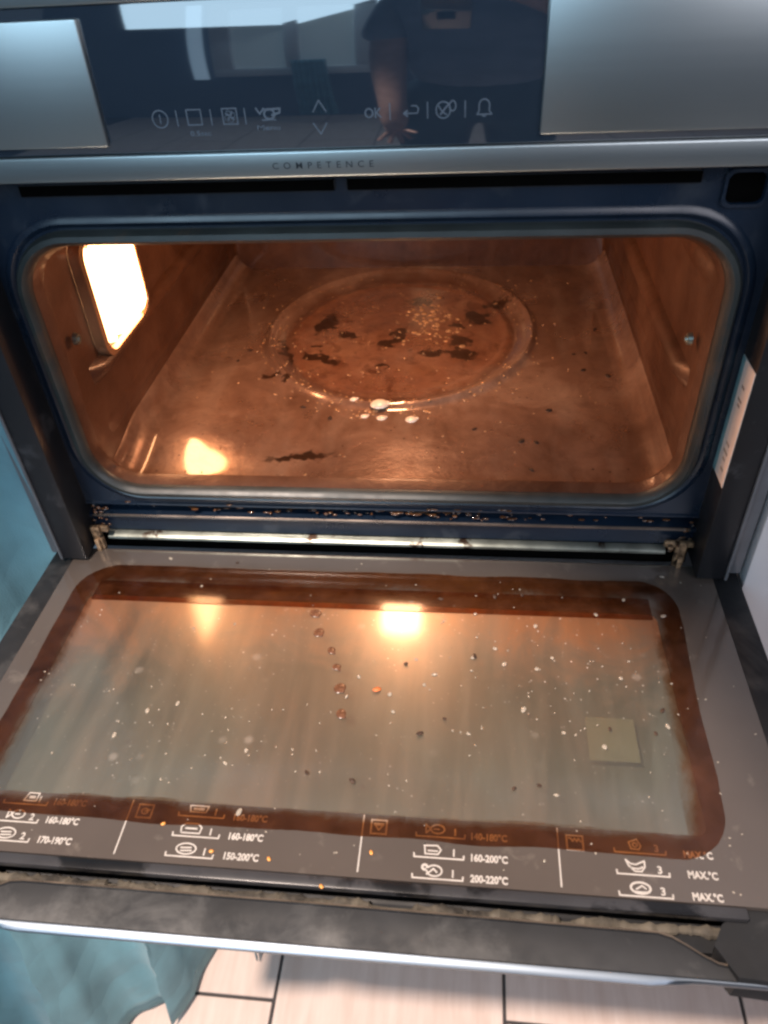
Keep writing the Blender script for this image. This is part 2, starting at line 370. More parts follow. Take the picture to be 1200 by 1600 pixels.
# ------------------------------------------------------------------ setting: floor
FZ = -85.0
b = MB(); b.box(-240, 240, -300, 60, FZ-3, FZ-.35); fl = b.build('floor', M_grout, None, False); put(fl, kind='structure')
b = MB(); xs = [-20.0 + 34.8*k for k in range(-5, 7)]
for k, x in enumerate(xs[:-1]):
    y = -299.0 + ((k % 2) * 45) + (0 if k % 2 else 19.4)
    ys = [-300]; yy = (-10.0 if k % 2 == 0 else -65.0)
    while yy > -290: yy -= 90
    while yy < 60: ys.append(yy); yy += 90
    ys.append(60)
    for y0, y1 in zip(ys, ys[1:]):
        if y1-y0 < 1.2: continue
        b.box(x+.25, x+34.55, y0+.25, y1-.25, FZ-.5, FZ, .12, 1)
tl = b.build('floor_tiles', M_tile, None); put(tl, kind='structure')

# ------------------------------------------------------------------ cabinets
def cabinet(name, label, x0, x1, y0, z0, z1, handle):
    t = empty(name, ((x0+x1)/2, y0+28, z0)); put(t, label, 'cabinet')
    b = MB(); b.box(x0, x1, y0+2.1, 56, z0, z1, .1); b.build('carcass', M_cab, t)
    b = MB(); b.box(x0+.15, x1-.15, y0, y0+1.9, z0+.15, z1-.15, .15); b.build('front_panel', M_cab if name != 'upper_cabinet' else simple('grey_lacquer', (.10, .11, .11), .35, var=.05), t)
    if handle: b = MB(); b.tube([(handle[0], y0-.2, handle[1]), (handle[0], y0-2.6, handle[1]+.6), (handle[0], y0-2.6, handle[2]-.6), (handle[0], y0-.2, handle[2])], .5); b.build('handle', M_steel, t)
cabinet('tall_cabinet', 'tall white cabinet directly right of the open oven', 29.95, 90, -2.6, -75, 118, (36.0, 60, 90))
cabinet('base_cabinet', 'white base cabinet underneath the oven, hidden by its lowered door', -29.6, 29.6, -.6, -75, -5.2, None)
cabinet('upper_cabinet', 'unseen grey cabinet above the oven control panel', -29.6, 29.6, -2.0, 42.6, 112, None)  # out of view; front toned grey to cut pale haze in the door glass

# ------------------------------------------------------------------ the oven
oven = empty('built_in_oven', (0, 10, -4.5))
put(oven, 'dirty built-in oven with its door folded down and the inside lamp glowing', 'oven')
# front frame plate with rounded opening
OC = (-.1, 16.97); OW, OH = 23.75, 10.25     # opening centre and half size
def plate(name, outer, inner, yf, yb, mt, parent):
    b = MB(); n = len(inner)
    ro = [(x, yf, z) for x, z in outer]; ri = [(x, yf, z) for x, z in inner]
    b.loft([[(x, yb, z) for x, z in outer], ro, ri, [(x, yb, z) for x, z in inner]])
    return b.build(name, mt, parent)
def rect_ring(x0, x1, z0, z1, n=8):
    c = ((x1, z1), (x0, z1), (x0, z0), (x1, z0)); return [c[k] for k in range(4) for _ in range(n+1)]
def rect_match(inner, x0, x1, z0, z1):
    out = []; cx, cz = OC
    for x, z in inner:
        dx, dz = x-cx, z-cz
        sx = ((x1 if dx > 0 else x0)-cx)/dx if abs(dx) > 1e-6 else 1e9
        sz = ((z1 if dz > 0 else z0)-cz)/dz if abs(dz) > 1e-6 else 1e9
        s_ = min(sx, sz); out.append((cx+dx*s_, cz+dz*s_))
    return out
inn = rrect(*OC, OW+1.0, OH+1.0, 4.6, 10)
# insert corner points by snapping the nearest outer sample onto each corner
outr = rect_match(inn, -26.1, 26.1, 4.62, 31.95)
for cxr, czr in ((26.1, 31.95), (-26.1, 31.95), (-26.1, 4.62), (26.1, 4.62)):
    k = min(range(len(outr)), key=lambda i: (outr[i][0]-cxr)**2+(outr[i][1]-czr)**2); outr[k] = (cxr, czr)
frame = plate('front_frame', outr, inn, 0, 1.0, M_navy, oven)
# raised soft step round the seal
b = MB(); st = [(rrect(*OC, OW+d, OH+d, 3.8+d*.9, 10), y) for d, y in ((2.0, 0.02), (1.8, -.16), (1.5, -.22), (1.25, -.05))]
b.loft([[(x, y, z) for x, z in r] for r, y in st]); b.build('seal_seat', M_navy, frame)
# rubber seal
b = MB(); prof = [(1.08, 0.0), (1.05, -.45), (.85, -.8), (.5, -.88), (.2, -.6), (.08, -.15), (.05, .5)]
b.loft([[(x, y, z) for x, z in rrect(*OC, OW+d, OH+d, 3.8+d, 10)] for d, y in prof]); b.build('door_seal', M_rubber, oven)
# side cheeks that come forward of the frame, and the pale flanges
for s in (-1, 1):
    b = MB(); x0, x1 = sorted((s*26.1, s*28.6)); b.box(x0, x1, -2.95, 1, .25, 31.9, .12); b.build('side_cheek', M_side, oven)
    b = MB(); x0, x1 = sorted((s*28.6, s*29.75)); b.box(x0, x1, -2.2, 1, .25, 31.9, .10); b.build('side_flange', M_flange, oven)
    b = MB(); x0, x1 = sorted((s*28.25, s*28.5)); b.box(x0, x1, -3.15, -2.90, .3, 31.9, .08); b.build('edge_bead', M_flange, oven)
# frame below the opening: groove, ridge, face, bright strip, gap
prof = [(0, 4.63), (-.15, 4.57), (-.18, 4.42), (1.1, 4.3), (1.2, 3.45), (0.0, 3.36), (-.28, 3.28), (-.30, 3.05), (-.05, 2.9), (.05, 1.35), (.1, 1.3)]
b = MB(); b.loft([[(x, y, z) for y, z in prof] for x in (-26.08, -8, 8, 26.08)], False); b.build('lower_sill', M_navy, oven)
b = MB(); b.loft([[(x, y, z) for y, z in ((.1, 1.22), (-.35, 1.10), (-.55, .92), (-.58, .72), (-.2, .65), (.3, .6))] for x in (-24.9, -8, 8, 24.0)], False); b.build('metal_strip', M_zinc, oven)
b = MB(); b.box(-26.08, 26.08, .3, 1.2, -1.0, 1.3); b.build('hinge_shadow_gap', M_black, oven)
b = MB(); b.loft([[(x, y, z) for y, z in ((-.29, 3.40), (-.40, 3.34), (-.42, 3.2), (-.33, 3.1))] for x in (-25.6, -8, 8, 25.6)], False); b.build('ridge_strip', simple('tarnished_ridge', (.20, .17, .15), .3, metal=.8, var=.4, vscale=20), oven)
# baked grease and wet glints in the groove
b = MB()
for i in range(150):
    x = random.gauss(3, 11); 
    if abs(x) > 25: continue
    b.ball((x, random.uniform(-.15, .8), random.uniform(3.5, 4.1) if random.random() < .7 else 4.6), random.uniform(.08, .4), random.uniform(.05, .2), random.uniform(.03, .09), 8)
for i in range(60):
    sx = random.choice((-1, 1)); x = sx*random.gauss(25.2, .7)
    if abs(x) < 26: b.ball((x, random.uniform(-.5, 0), random.uniform(.9, 4.2)), random.uniform(.06, .22), .08, random.uniform(.05, .16), 8)
gg = b.build('groove_grease', simple('wet_dark_grease', (.10, .045, .02), .12, var=.5, vscale=90, coat=1), oven); put(gg, kind='stuff')
# vents above
for x0, x1 in ((-22.4, -1.35), (-.65, 20.9)):
    b = MB(); b.loft([[(x, y, z) for x, z in rrect((x0+x1)/2, 30.85, (x1-x0)/2-d, .38-d*.6, .25, 4)] for d, y in ((0, .01), (0, -.14), (.12, -.14), (.12, .4))]); v_ = b.build('vent_slot', M_side, oven)
    b = MB(); b.box(x0+.05, x1-.05, -.16, .12, 30.50, 31.20, .05); b.build('vent_opening', M_black, v_, False)
# latch hole in the upper right corner
b = MB(); b.loft([[(x, y, z) for x, z in rrect(23.5, 30.15, 1.35-d, 1.15-d, .5, 6)] for d, y in ((0, .01), (.03, -.28), (.22, -.30), (.26, -.02), (.3, .2))]); lt = b.build('latch_bezel', M_navy, oven)
b = MB(); b.box(22.42, 24.58, -.03, .12, 29.2, 31.1, .04); b.build('latch_opening', M_black, lt)
# cavity shell
b = MB(); FY = 47.0
rings = []
for d, y, r in ((.04, .6, 3.8), (.05, -.1, 3.8), (-.25, .7, 3.6), (-.25, 1.0, 3.4), (.55, 1.8, 2.6), (.6, FY+2, 2.4), (.45, FY+2.4, 2.4), (.1, FY+2.7, 2.4), (-3, FY+2.9, 1.5)):
    rings.append([(x, y, z) for x, z in rrect(OC[0], OC[1], OW+d, OH+d+(2.4 if y > 1.5 and y < 49.45 else 0), r, 10)])
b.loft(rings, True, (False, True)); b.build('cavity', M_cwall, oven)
cav = [o for o in oven.children if o.name.startswith('cavity')][0]
# cavity floor with the pressed round dish
def floor_h(x, y):
    r = math.hypot((x-DCX)/DRX, (y-DCY)/DRY)
    h = 5.55
    def sm(a, b_, t):
        t = max(0, min(1, (t-a)/(b_-a))); return t*t*(3-2*t)
    h += .55*math.exp(-((r-.975)/.028)**2)
    h -= .55*(1-sm(.84, .93, r)); h += .12*math.exp(-((r-.80)/.03)**2)
    h += .18*math.exp(-(r/.25)**2)
    dx = abs(x-OC[0])-(OW-1.9); 
    if dx > 0: h += 2.3-math.sqrt(max(0, 2.3**2-min(dx, 2.29)**2))
    dy = y-(FY+.6)
    h -= (1-sm(3.6, 10.5, y))*(.20+.85*(1-sm(-17, -9, x)))
    if y < 2.4: h += 1.5*(1-sm(.6, 2.4, y))
    return h
b = MB(); NX, NY = 260, 240; gx = [OC[0]-24.3+48.6*i/NX for i in range(NX+1)]; gy = [.6+49.2*j/NY for j in range(NY+1)]
b.loft([[(x, y, floor_h(x, y)) for x in gx] for y in gy], False); b.build('cavity_floor', M_cfloor, oven)
# pressed shelf rails
for s in (-1, 1):
    for z, pr in ((14.4, 1.0), (9.3, .25), (22.6, .35) if s > 0 else (25.6, .5)):
        xw = OC[0]+s*24.35; L0, L1 = 4.5, 46.0
        b = MB(); rr_ = []
        for y, k in ((L0, 0.02), (L0+.8, .6), (L0+2, 1), (L1-2, 1), (L1-.8, .6), (L1, .02)):
            rr_.append([(xw-s*q*k*pr, y, z+dz) for q, dz in ((-.2, .95), (.35, .75), (.8, .45), (1, .1), (1, -.15), (.75, -.5), (.3, -.9), (-.2, -1.2))])
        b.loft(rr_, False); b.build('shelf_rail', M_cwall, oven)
# bolts
for x, y, z in ((-23.95, 3.2, 18.6), (23.75, 4.5, 17.9), (23.75, 24.5, 20.0)):
    s = 1 if x < 0 else -1
    b = MB(); b.cyl((x, y, z), (x+s*.35, y, z), .5, .42, 18); b.cyl((x+s*.35, y, z), (x+s*.5, y, z), .26, .2, 12); b.build('bolt', M_zinc, oven)
# side lamp with glass cover: on the left wall
LG = emit('glowing_lamp_glass', (1.0, .47, .21), 20)
M_lf = simple('hot_lamp_frame', (.65, .42, .25), .2, metal=.8)
xw = OC[0]-24.3
def yzring(cy, cz, hy, hz, r, x): return [(x, a, c) for a, c in rrect(cy, cz, hy, hz, r, 5)]
b = MB(); b.loft([yzring(12.2, 19.7, 5.5, 5.2, 1.6, xw), yzring(12.2, 19.7, 5.4, 5.1, 1.6, xw+.9), yzring(12.2, 19.7, 4.9, 4.7, 1.4, xw+1.0), yzring(12.2, 19.7, 4.7, 4.5, 1.3, xw+.55)])
lf = b.build('lamp_frame', M_lf, oven)
b = MB(); b.loft([yzring(13.0, 19.8, 3.65, 4.3, 1.1, xw+.5), yzring(13.0, 19.8, 3.55, 4.2, 1.1, xw+1.05), yzring(13.0, 19.8, 3.1, 3.8, .9, xw+1.3)], True, (False, True)); b.build('lamp_glass', LG, lf)
b = MB(); b.loft([yzring(8.35, 19.8, .5, 4.1, .4, xw+.5), yzring(8.35, 19.8, .42, 4.0, .4, xw+1.15)], True, (False, True)); b.build('lamp_side_glow', emit('lamp_edge_glow', (1., .5, .2), 9), lf)
# ceiling lamp (its mirror image shines in the door glass)
b = MB(); zc = OC[1]+OH+2.3
b.loft([[(x, y, zc-dz) for x, y in rrect(-.7, 18.2, 3.0-d, 3.7-d, 1.0, 5)] for d, dz in ((0, 0), (.05, 1.1), (.3, 1.2))], True); cf = b.build('ceiling_lamp_frame', M_lf, oven)
b = MB(); b.loft([[(x, y, zc-dz) for x, y in rrect(-.7, 18.2, 2.4-d, 3.3-d, .9, 5)] for d, dz in ((0, .5), (.05, 2.6), (.25, 4.0), (.8, 4.5))], True, (False, True)); b.build('ceiling_lamp_glass', emit('glowing_ceiling_lamp', (1.0, .50, .25), 52), cf)

# hinges
for s, x in ((-1, -25.55), (1, 25.0)):
    b = MB(); b.box(x-.42, x+.42, -1.25, -.75, -.25, 2.5, .12); b.box(x-1.35, x+1.1, -.95, -.55, 1.75, 2.35, .15); b.cyl((x+s*1.5, -1.1, 2.7), (x+s*1.5, -.4, 2.7), .33, .28, 14)
    b.box(x-.2, x+.2, -1.55, -1.2, -.1, 1.3, .08)
    b.cyl((x-.9, -1.3, 2.05), (x-.9, -.9, 2.05), .22, .2, 10)
    b.build('hinge', M_rust, oven)
# sticker on the right cheek
b = MB(); b.box(26.055, 26.098, -2.9, -.12, 9.6, 19.1); stk = b.build('sticker', simple('cream_paper', (.80, .70, .64), .6, var=.05, vscale=60), oven)
stk['label'] = 'cream paper sticker with a blue edge on the right inner side'
b = MB(); b.box(26.03, 26.05, -.72, -.13, 9.62, 19.08); b.build('blue_edge', simple('blue_band', (.13, .28, .33), .5), stk)

b = MB()
for z, y0, y1 in ((17.2, -1.9, -1.3), (16.2, -2.0, -1.2), (15.8, -1.9, -1.4), (12.6, -2.1, -1.4), (11.9, -2.2, -1.2), (11.3, -2.0, -1.5), (10.5, -2.2, -1.6)):
    b = MB(); b.box(26.045, 26.054, y0, y1, z, z+.22); b.build('faded_print', M_ink, stk, False)
# ---- flat graphics
def strk(b, P, pts, wd, closed=False):
    pts = [Vector((*p, 0)) for p in pts]; segs = list(zip(pts, pts[1:])) + ([(pts[-1], pts[0])] if closed else [])
    for k, (p, q) in enumerate(segs):
        if (q-p).length < 1e-6: continue
        t = (q-p).normalized(); n = Vector((-t.y, t.x, 0))*wd/2; p = p - t*wd*.35; q = q + t*wd*.35
        e = .0008*(k % 5)
        b.face([P(v.x, v.y, e) for v in (p+n, p-n, q-n, q+n)])
def arc(cx, cy, rx, ry, a0=0, a1=360, n=20): return [(cx+rx*math.cos(R(a0+(a1-a0)*i/n)), cy+ry*math.sin(R(a0+(a1-a0)*i/n))) for i in range(n+1)]
def text(b, P, s, x, y, size, width=None, spacing=1.0, bold=.012):
    c = bpy.data.curves.new('t', 'FONT'); c.body = s; c.size = size; c.space_character = spacing; c.offset = bold*size; c.resolution_u = 3
    o = bpy.data.objects.new('t', c); COL.objects.link(o); bpy.context.view_layer.update()
    me = bpy.data.meshes.new_from_object(o.evaluated_get(bpy.context.evaluated_depsgraph_get()))
    xs = [v.co.x for v in me.vertices]; x0, x1 = min(xs), max(xs); k = (width/(x1-x0)) if width else 1.0
    t = bmesh.new(); t.from_mesh(me)
    for v in t.verts: v.co = Vector(P(x+(v.co.x-x0)*k, y+v.co.y, 0))
    b.merge(t); bpy.data.objects.remove(o); bpy.data.curves.remove(c); bpy.data.meshes.remove(me)

# control panel
YP = -2.175
b = MB(); b.box(-29.6, 29.6, YP, 1, 33.5, 41.0, .05); panel = b.build('control_panel', M_panel, oven)
b = MB(); b.box(-29.6, 29.6, YP-.22, 1, 31.96, 33.46, .14, 3); trim = b.build('lower_trim', M_steel, panel)
b = MB(); b.box(-29.6, 29.6, YP-.22, 1, 41.03, 42.3, .14, 3); b.build('upper_trim', M_steel, panel)
for x0, x1, z1 in ((-29.3, -14.42, 40.45), (10.92, 29.3, 40.75)):
    b = MB(); b.box(x0, x1, YP-.28, YP+.3, 33.95, z1, .10, 3); b.build('steel_block', M_steel, panel)
P = lambda u, v, e=0: (u, YP-.012-e, v)
b = MB(); W = .07
zc = 35.33
strk(b, P, arc(-10.96, zc, .46, .46), W); strk(b, P, [(-10.96, zc-.22), (-10.96, zc+.22)], W)
pass
b.build('power_symbol', M_symbol, panel, False, False); b = MB()
for xx in (-9.95, -7.9, -5.88, 2.5, 4.62, 6.72):
    b = MB(); strk(b, P, [(xx, zc-.40), (xx, zc+.42)], W*.9); b.build('divider_mark', M_symbol, panel, False, False)
b = MB()
strk(b, P, [(-9.32, zc-.36), (-8.48, zc-.36), (-8.48, zc+.44), (-9.32, zc+.44)], W, True)
text(b, P, '0.5sec', -9.3, zc-.95, .38, 1.25)
b.build('oven_symbol', M_symbol, panel, False, False); b = MB()
strk(b, P, [(-7.2, zc-.38), (-6.36, zc-.38), (-6.36, zc+.44), (-7.2, zc+.44)], W, True)
for k in range(4):
    a = k*90+20; strk(b, P, [(-6.78+.30*math.cos(R(a+40*t_))*t_, zc+.03+.30*math.sin(R(a+40*t_))*t_) for t_ in (0, .5, 1)], W*.8)
    strk(b, P, arc(-6.78+.19*math.cos(R(a)), zc+.03+.19*math.sin(R(a)), .13, .13, n=8), W*.5)
b.build('programme_symbol', M_symbol, panel, False, False); b = MB()
strk(b, P, [(-5.2, zc+.4), (-5.0, zc+.1), (-4.75, zc+.38)], W*1.3); strk(b, P, arc(-4.45, zc+.08, .30, .26), W*1.5); strk(b, P, [(-4.7, zc+.3), (-3.8, zc+.36), (-3.85, zc+.14), (-4.3, zc+.02)], W*1.6)
strk(b, P, [(-4.9, zc-.22), (-4.1, zc-.22)], W); text(b, P, 'Menu', -5.25, zc-.75, .38, 1.35)
b.build('menu_symbol', M_symbol, panel, False, False); b = MB()
strk(b, P, [(-1.9, 35.45), (-1.52, 36.03), (-1.14, 35.45)], W); b.build('arrow_symbol', M_symbol, panel, False, False); b = MB(); strk(b, P, [(-1.94, 34.86), (-1.54, 34.28), (-1.16, 34.86)], W)
b.build('arrow_symbol', M_symbol, panel, False, False); b = MB()
text(b, P, 'OK', 1.05, zc-.28, .72, 1.0)
b.build('ok_symbol', M_symbol, panel, False, False); b = MB()
strk(b, P, [(3.3, zc-.12), (4.05, zc-.12), (4.12, zc+.1), (4.0, zc+.26), (3.72, zc+.26)], W); strk(b, P, [(3.48, zc-.26), (3.28, zc-.12), (3.48, zc+.02)], W*1.2)
b.build('return_symbol', M_symbol, panel, False, False); b = MB()
strk(b, P, arc(5.5, zc, .40, .42), W); strk(b, P, [(5.35, zc-.22), (5.62, zc+.1), (5.95, zc+.42)], W*1.2); strk(b, P, [(5.25, zc+.2), (5.45, zc-.1), (5.7, zc-.25)], W); strk(b, P, arc(6.02, zc+.2, .18, .26), W)
b.build('favourites_symbol', M_symbol, panel, False, False); b = MB()
strk(b, P, [(7.38, zc-.28), (7.5, zc-.1)]+arc(7.78, zc+.18, .29, .30, 180, 0, 10)+[(8.06, zc-.1), (8.2, zc-.28)], W, True); strk(b, P, arc(7.78, zc-.28, .1, .1, 180, 360, 6), W)
b.build('bell_symbol', M_symbol, panel, False, False)
b = MB(); P = lambda u, v, e=0: (u, YP-.232-e, v); text(b, P, 'COMPETENCE', -4.62, 32.48, .52, 6.05, 1.9, .004); b.build('trim_lettering', M_dark_letter, trim, False, False)

# ------------------------------------------------------------------ the lowered door
b = MB()
b.box(-29.7, -27.6, -31.0, -1.15, -3.4, -.06, .15); b.box(27.55, 29.7, -31.0, -1.15, -3.4, -.06, .15)
b.box(-27.6, 27.55, -29.3, -1.2, -3.8, -3.2, .05); b.box(-27.6, 27.55, -1.5, -1.15, -3.2, -.12, .04)
door = b.build('door', M_plastic, oven)
door['label'] = 'oven door folded down flat with greasy inner glass'
# inner glass: printed border with clear window
def slab_with_hole(x0, x1, y0, y1, hx0, hx1, hy0, hy1, z0, z1, r=.7):
    b = MB(); inner = rrect((hx0+hx1)/2, (hy0+hy1)/2, (hx1-hx0)/2, (hy1-hy0)/2, r, 4)
    outer = [(x1 if x > (hx0+hx1)/2 else x0, y1 if y > (hy0+hy1)/2 else y0) for x, y in inner]
    b.loft([[(x, y, z0) for x, y in outer], [(x, y, z1) for x, y in outer], [(x, y, z1) for x, y in inner], [(x, y, z0) for x, y in inner], [(x, y, z0) for x, y in outer]])
    bmesh.ops.remove_doubles(b.bm, verts=b.bm.verts, dist=1e-5); return b
slab_with_hole(-27.6, 27.55, -28.95, -1.2, -24.25, 22.3, -24.95, -6.9, -.40, 0).build('glass_border', M_print, door)
b = MB(); b.face([(-24.24, -24.94, -.03), (22.29, -24.94, -.03), (22.29, -6.91, -.03), (-24.24, -6.91, -.03)]); b.build('window_glass', M_pane, door, False, False)
b = MB(); b.box(-27.5, 27.4, -28.9, -1.6, -2.2, -1.75); b.build('second_glass', M_pane2, door, False)
b = MB(); b.box(15.9, 19.2, -19.9, -16.5, -.42, -.38); lb = b.build('rating_label', simple('yellowed_label', (.15, .145, .085), .5, var=.12, vscale=80), door, False); lb['label'] = 'small square yellowed label seen through the window'
b = MB(); b.box(-27.6, 23.5, -29.62, -28.98, -.6, -.05, .06); b.build('front_glass_strip', M_strip, door)
# dirty channel
b = MB(); b.box(-28, 24, -30.9, -29.62, -2.6, -1.7); b.build('channel', M_plastic, door)
b = MB(); x = -27.5; rr_ = []
while x < 22.4:
    t_ = .21+.05*math.sin(x*2.1)+.035*math.sin(x*5.3)+.10*random.random()**2
    if abs((x+13.8)) < .35 or abs(x-3.5) < 1.3 or abs(x-13.6) < .3: t_ = .04
    yc = -30.0+.06*math.sin(x*1.3)
    rr_.append([(x, yc+.06+t_*1.2*math.cos(a), -1.35+t_*math.sin(a)) for a in [k*math.pi/4 for k in range(8)]]); x += .16
b.loft(rr_, True, (True, True)); b.build('channel_grime', M_grime, door)
# outer bar, its lip (S-curved at the corners) and the bright steel edge
def lipy(x):
    a = max(0, min(1, (abs(x+.5)-19.0)/3.6)); a = a*a*(3-2*a); return -30.25-.1*(x/20)*(x > 0)-1.45*a
xs = [-29.7+59.4*i/80 for i in range(81)]
b = MB(); b.loft([[(x, lipy(x)+.10, -1.9), (x, lipy(x)+.10, -.98), (x, lipy(x)+.05, -.86), (x, lipy(x)-.05, -.86), (x, lipy(x)-.10, -.98), (x, -32.35-(.4 if abs(x) > 19 else 0)*0, -1.05), (x, -32.6, -1.2), (x, -32.3, -2.2), (x, -31.1, -3.3)] for x in xs], False); b.build('outer_bar', M_plastic, door)
b = MB(); b.loft([[(x, lipy(x)+dx, -.86+dz) for dx, dz in ((.06, -.02), (.05, .05), (-.03, .05), (-.05, -.02))] for x in xs], False); b.build('lip_edge', simple('worn_lip', (.22, .17, .13), .3, metal=.8, var=.3), door)
b = MB(); rr_ = []
for x in xs:
    k = max(0, min(1, (abs(x+.5)-18.5)/2.2)); th = 1-k*.85
    rr_.append([(x, -32.45, -1.05), (x, -32.55, -.98), (x, -32.6-.18*th, -1.0), (x, -32.6-.38*th, -1.15), (x, -32.6-.36*th, -1.45), (x, -32.3, -2.2), (x, -31.2, -3.4)])
b.loft(rr_, False); b.build('steel_front', brushed('dull_steel', (.20, .24, .29), .42), door)
# corner end caps
for s in (-1, 1):
    b = MB(); o_ = [(s*23.5-.5*(s < 0), -29.0), (s*24.8, -28.3), (s*29.7, -28.3), (s*29.7, -32.9), (s*22.4, -32.5), (s*21.5, -31.0), (s*22.2, -29.65)]
    if s < 0: o_ = o_[::-1]
    b.loft([[(x, y, -3.0) for x, y in o_], [(x, y, -.75) for x, y in o_], [(x*.997, y+(.1 if y < -30 else -.06), -.62) for x, y in o_]], True, (True, True)); b.build('corner_cap', M_plastic, door)

# cooking chart on the glass border
P = lambda u, v, e=0: (u, v, .012+e)
W = .095
def tray(b, x, y, L=3.0): strk(b, P, [(x, y+.22), (x+.02, y), (x+L-.02, y), (x+L, y+.22)], W)
FOOD = {
 'roast': lambda b, x, y: (strk(b, P, arc(x, y, .62, .34), W), strk(b, P, [(x-.35, y+.05), (x+.3, y+.08)], W), strk(b, P, [(x-.3, y-.14), (x+.35, y-.1)], W)),
 'loaf': lambda b, x, y: (strk(b, P, [(x-.6, y-.28), (x-.66, y+.1), (x-.4, y+.34), (x+.4, y+.34), (x+.66, y+.1), (x+.6, y-.28)], W, True), strk(b, P, [(x-.35, y+.02), (x+.35, y+.02)], W*1.2)),
 'cake': lambda b, x, y: (strk(b, P, [(x-.5, y-.2), (x-.62, y+.22), (x+.62, y+.22), (x+.5, y-.2)], W, True), strk(b, P, [(x-.3, y), (x+.3, y)], W*2)),
 'fish': lambda b, x, y: (strk(b, P, arc(x+.12, y, .42, .28), W), strk(b, P, [(x-.3, y), (x-.62, y+.28), (x-.58, y-.28)], W, True), strk(b, P, [(x-.1, y), (x+.2, y)], W)),
 'bird': lambda b, x, y: (strk(b, P, arc(x+.15, y-.02, .45, .32), W), strk(b, P, arc(x-.42, y+.16, .15, .15, n=10), W*1.5), strk(b, P, [(x-.3, y-.25), (x+.1, y+.1), (x+.3, y-.1)], W)),
 'joint': lambda b, x, y: (strk(b, P, [(x-.5, y+.36), (x-.42, y-.28), (x+.35, y-.28), (x+.52, y), (x+.3, y+.26), (x-.5, y+.22)], W, True), strk(b, P, [(x-.25, y-.08), (x+.3, y-.08)], W)),
 'croissant': lambda b, x, y: (strk(b, P, [(x-.55, y+.36), (x-.3, y+.14), (x, y+.1), (x+.52, y+.34), (x+.5, y-.02), (x+.28, y-.3), (x-.1, y-.3), (x-.42, y)], W, True), strk(b, P, arc(x, y+.05, .38, .2, 200, 340, 8), W)),
 'toast': lambda b, x, y: (strk(b, P, arc(x, y-.02, .55, .32), W*1.3), strk(b, P, [(x-.25, y-.1), (x+.1, y+.12), (x+.3, y-.05)], W), strk(b, P, [(x-.4, y-.25), (x+.45, y-.25)], W)),
 'steak': lambda b, x, y: (strk(b, P, [(x-.2, y-.25), (x-.3, y+.15), (x+.2, y+.35), (x+.38, y-.05), (x+.25, y-.28)], W, True), strk(b, P, arc(x+.05, y, .14, .12, n=8), W)),
 'pie': lambda b, x, y: (strk(b, P, [(x-.4, y-.25), (x-.2, y+.3), (x+.5, y+.3), (x+.45, y-.25)], W, True), strk(b, P, [(x-.05, y), (x+.25, y)], W*2))}
def mode_icon(b, x, y, kind):
    strk(b, P, [(x-.48, y-.44), (x+.48, y-.44), (x+.48, y+.44), (x-.48, y+.44)], W*1.2, True)
    if kind == 'grill': strk(b, P, [(x-.36, y+.28)]+[(x-.36+.12*k, y+(.28 if k % 2 else .08)) for k in range(1, 7)], W)
    elif kind == 'fan': strk(b, P, arc(x, y, .2, .18), W); strk(b, P, [(x, y), (x+.3, y+.1)], W)
    else: strk(b, P, [(x-.3, y+.22), (x+.3, y+.22), (x, y-.2)], W, True); strk(b, P, [(x-.28, y+.12), (x+.28, y+.12)], W)
chart = [
 (None, None, [(-22.5, -25.82, 'pie', 1.7, '1', '160-180°C', -19.05, -25.72), (-22.6, -27.03, 'fish', 1.4, '2', '160-180°C', -19.05, -26.98), (-22.6, -28.30, 'roast', 1.3, '2', '170-190°C', -19.0, -28.28)]),
 (-13.82, 'fan', [(-10.57, -25.88, 'cake', 1.25, '1', '160-180°C', -6.93, -25.95), (-10.55, -27.2, 'loaf', 1.1, '1', '160-180°C', -6.93, -27.2), (-10.6, -28.48, 'roast', 1.2, '1', '150-200°C', -6.93, -28.45)]),
 (1.36, 'tri', [(4.7, -26.14, 'fish', 1.2, '1', '140-180°C', 8.08, -26.15), (4.65, -27.44, 'joint', 1.1, '1', '160-200°C', 8.08, -27.48), (4.62, -28.70, 'bird', 1.15, '1', '200-220°C', 8.05, -28.72)]),
 (13.31, 'grill', [(16.6, -26.28, 'steak', 1.2, '3', 'MAX.°C', 20.6, -26.35), (16.58, -27.58, 'croissant', 1.15, '3', 'MAX.°C', 20.62, -27.55), (16.55, -28.82, 'toast', 1.25, '3', 'MAX.°C', 20.63, -28.80)])]
for sep, icon, rows in chart:
    b = MB()
    if sep is not None:
        strk(b, P, [(sep, -25.05), (sep, -28.6)], .09)
        mode_icon(b, sep+1.0, -25.75 if sep < 12 else -25.9, icon)
    for x, y, fd, fx, num, txt, tx, ty in rows:
        tray(b, x, y); FOOD[fd](b, x+fx, y+.50); text(b, P, num, x+2.35, y+.16, .62, bold=.03)
        text(b, P, txt, tx, ty, .60, 2.18 if 'MAX' not in txt else 1.68, 1.0, .04)
    b.build('chart_column', M_white, door, False, False)

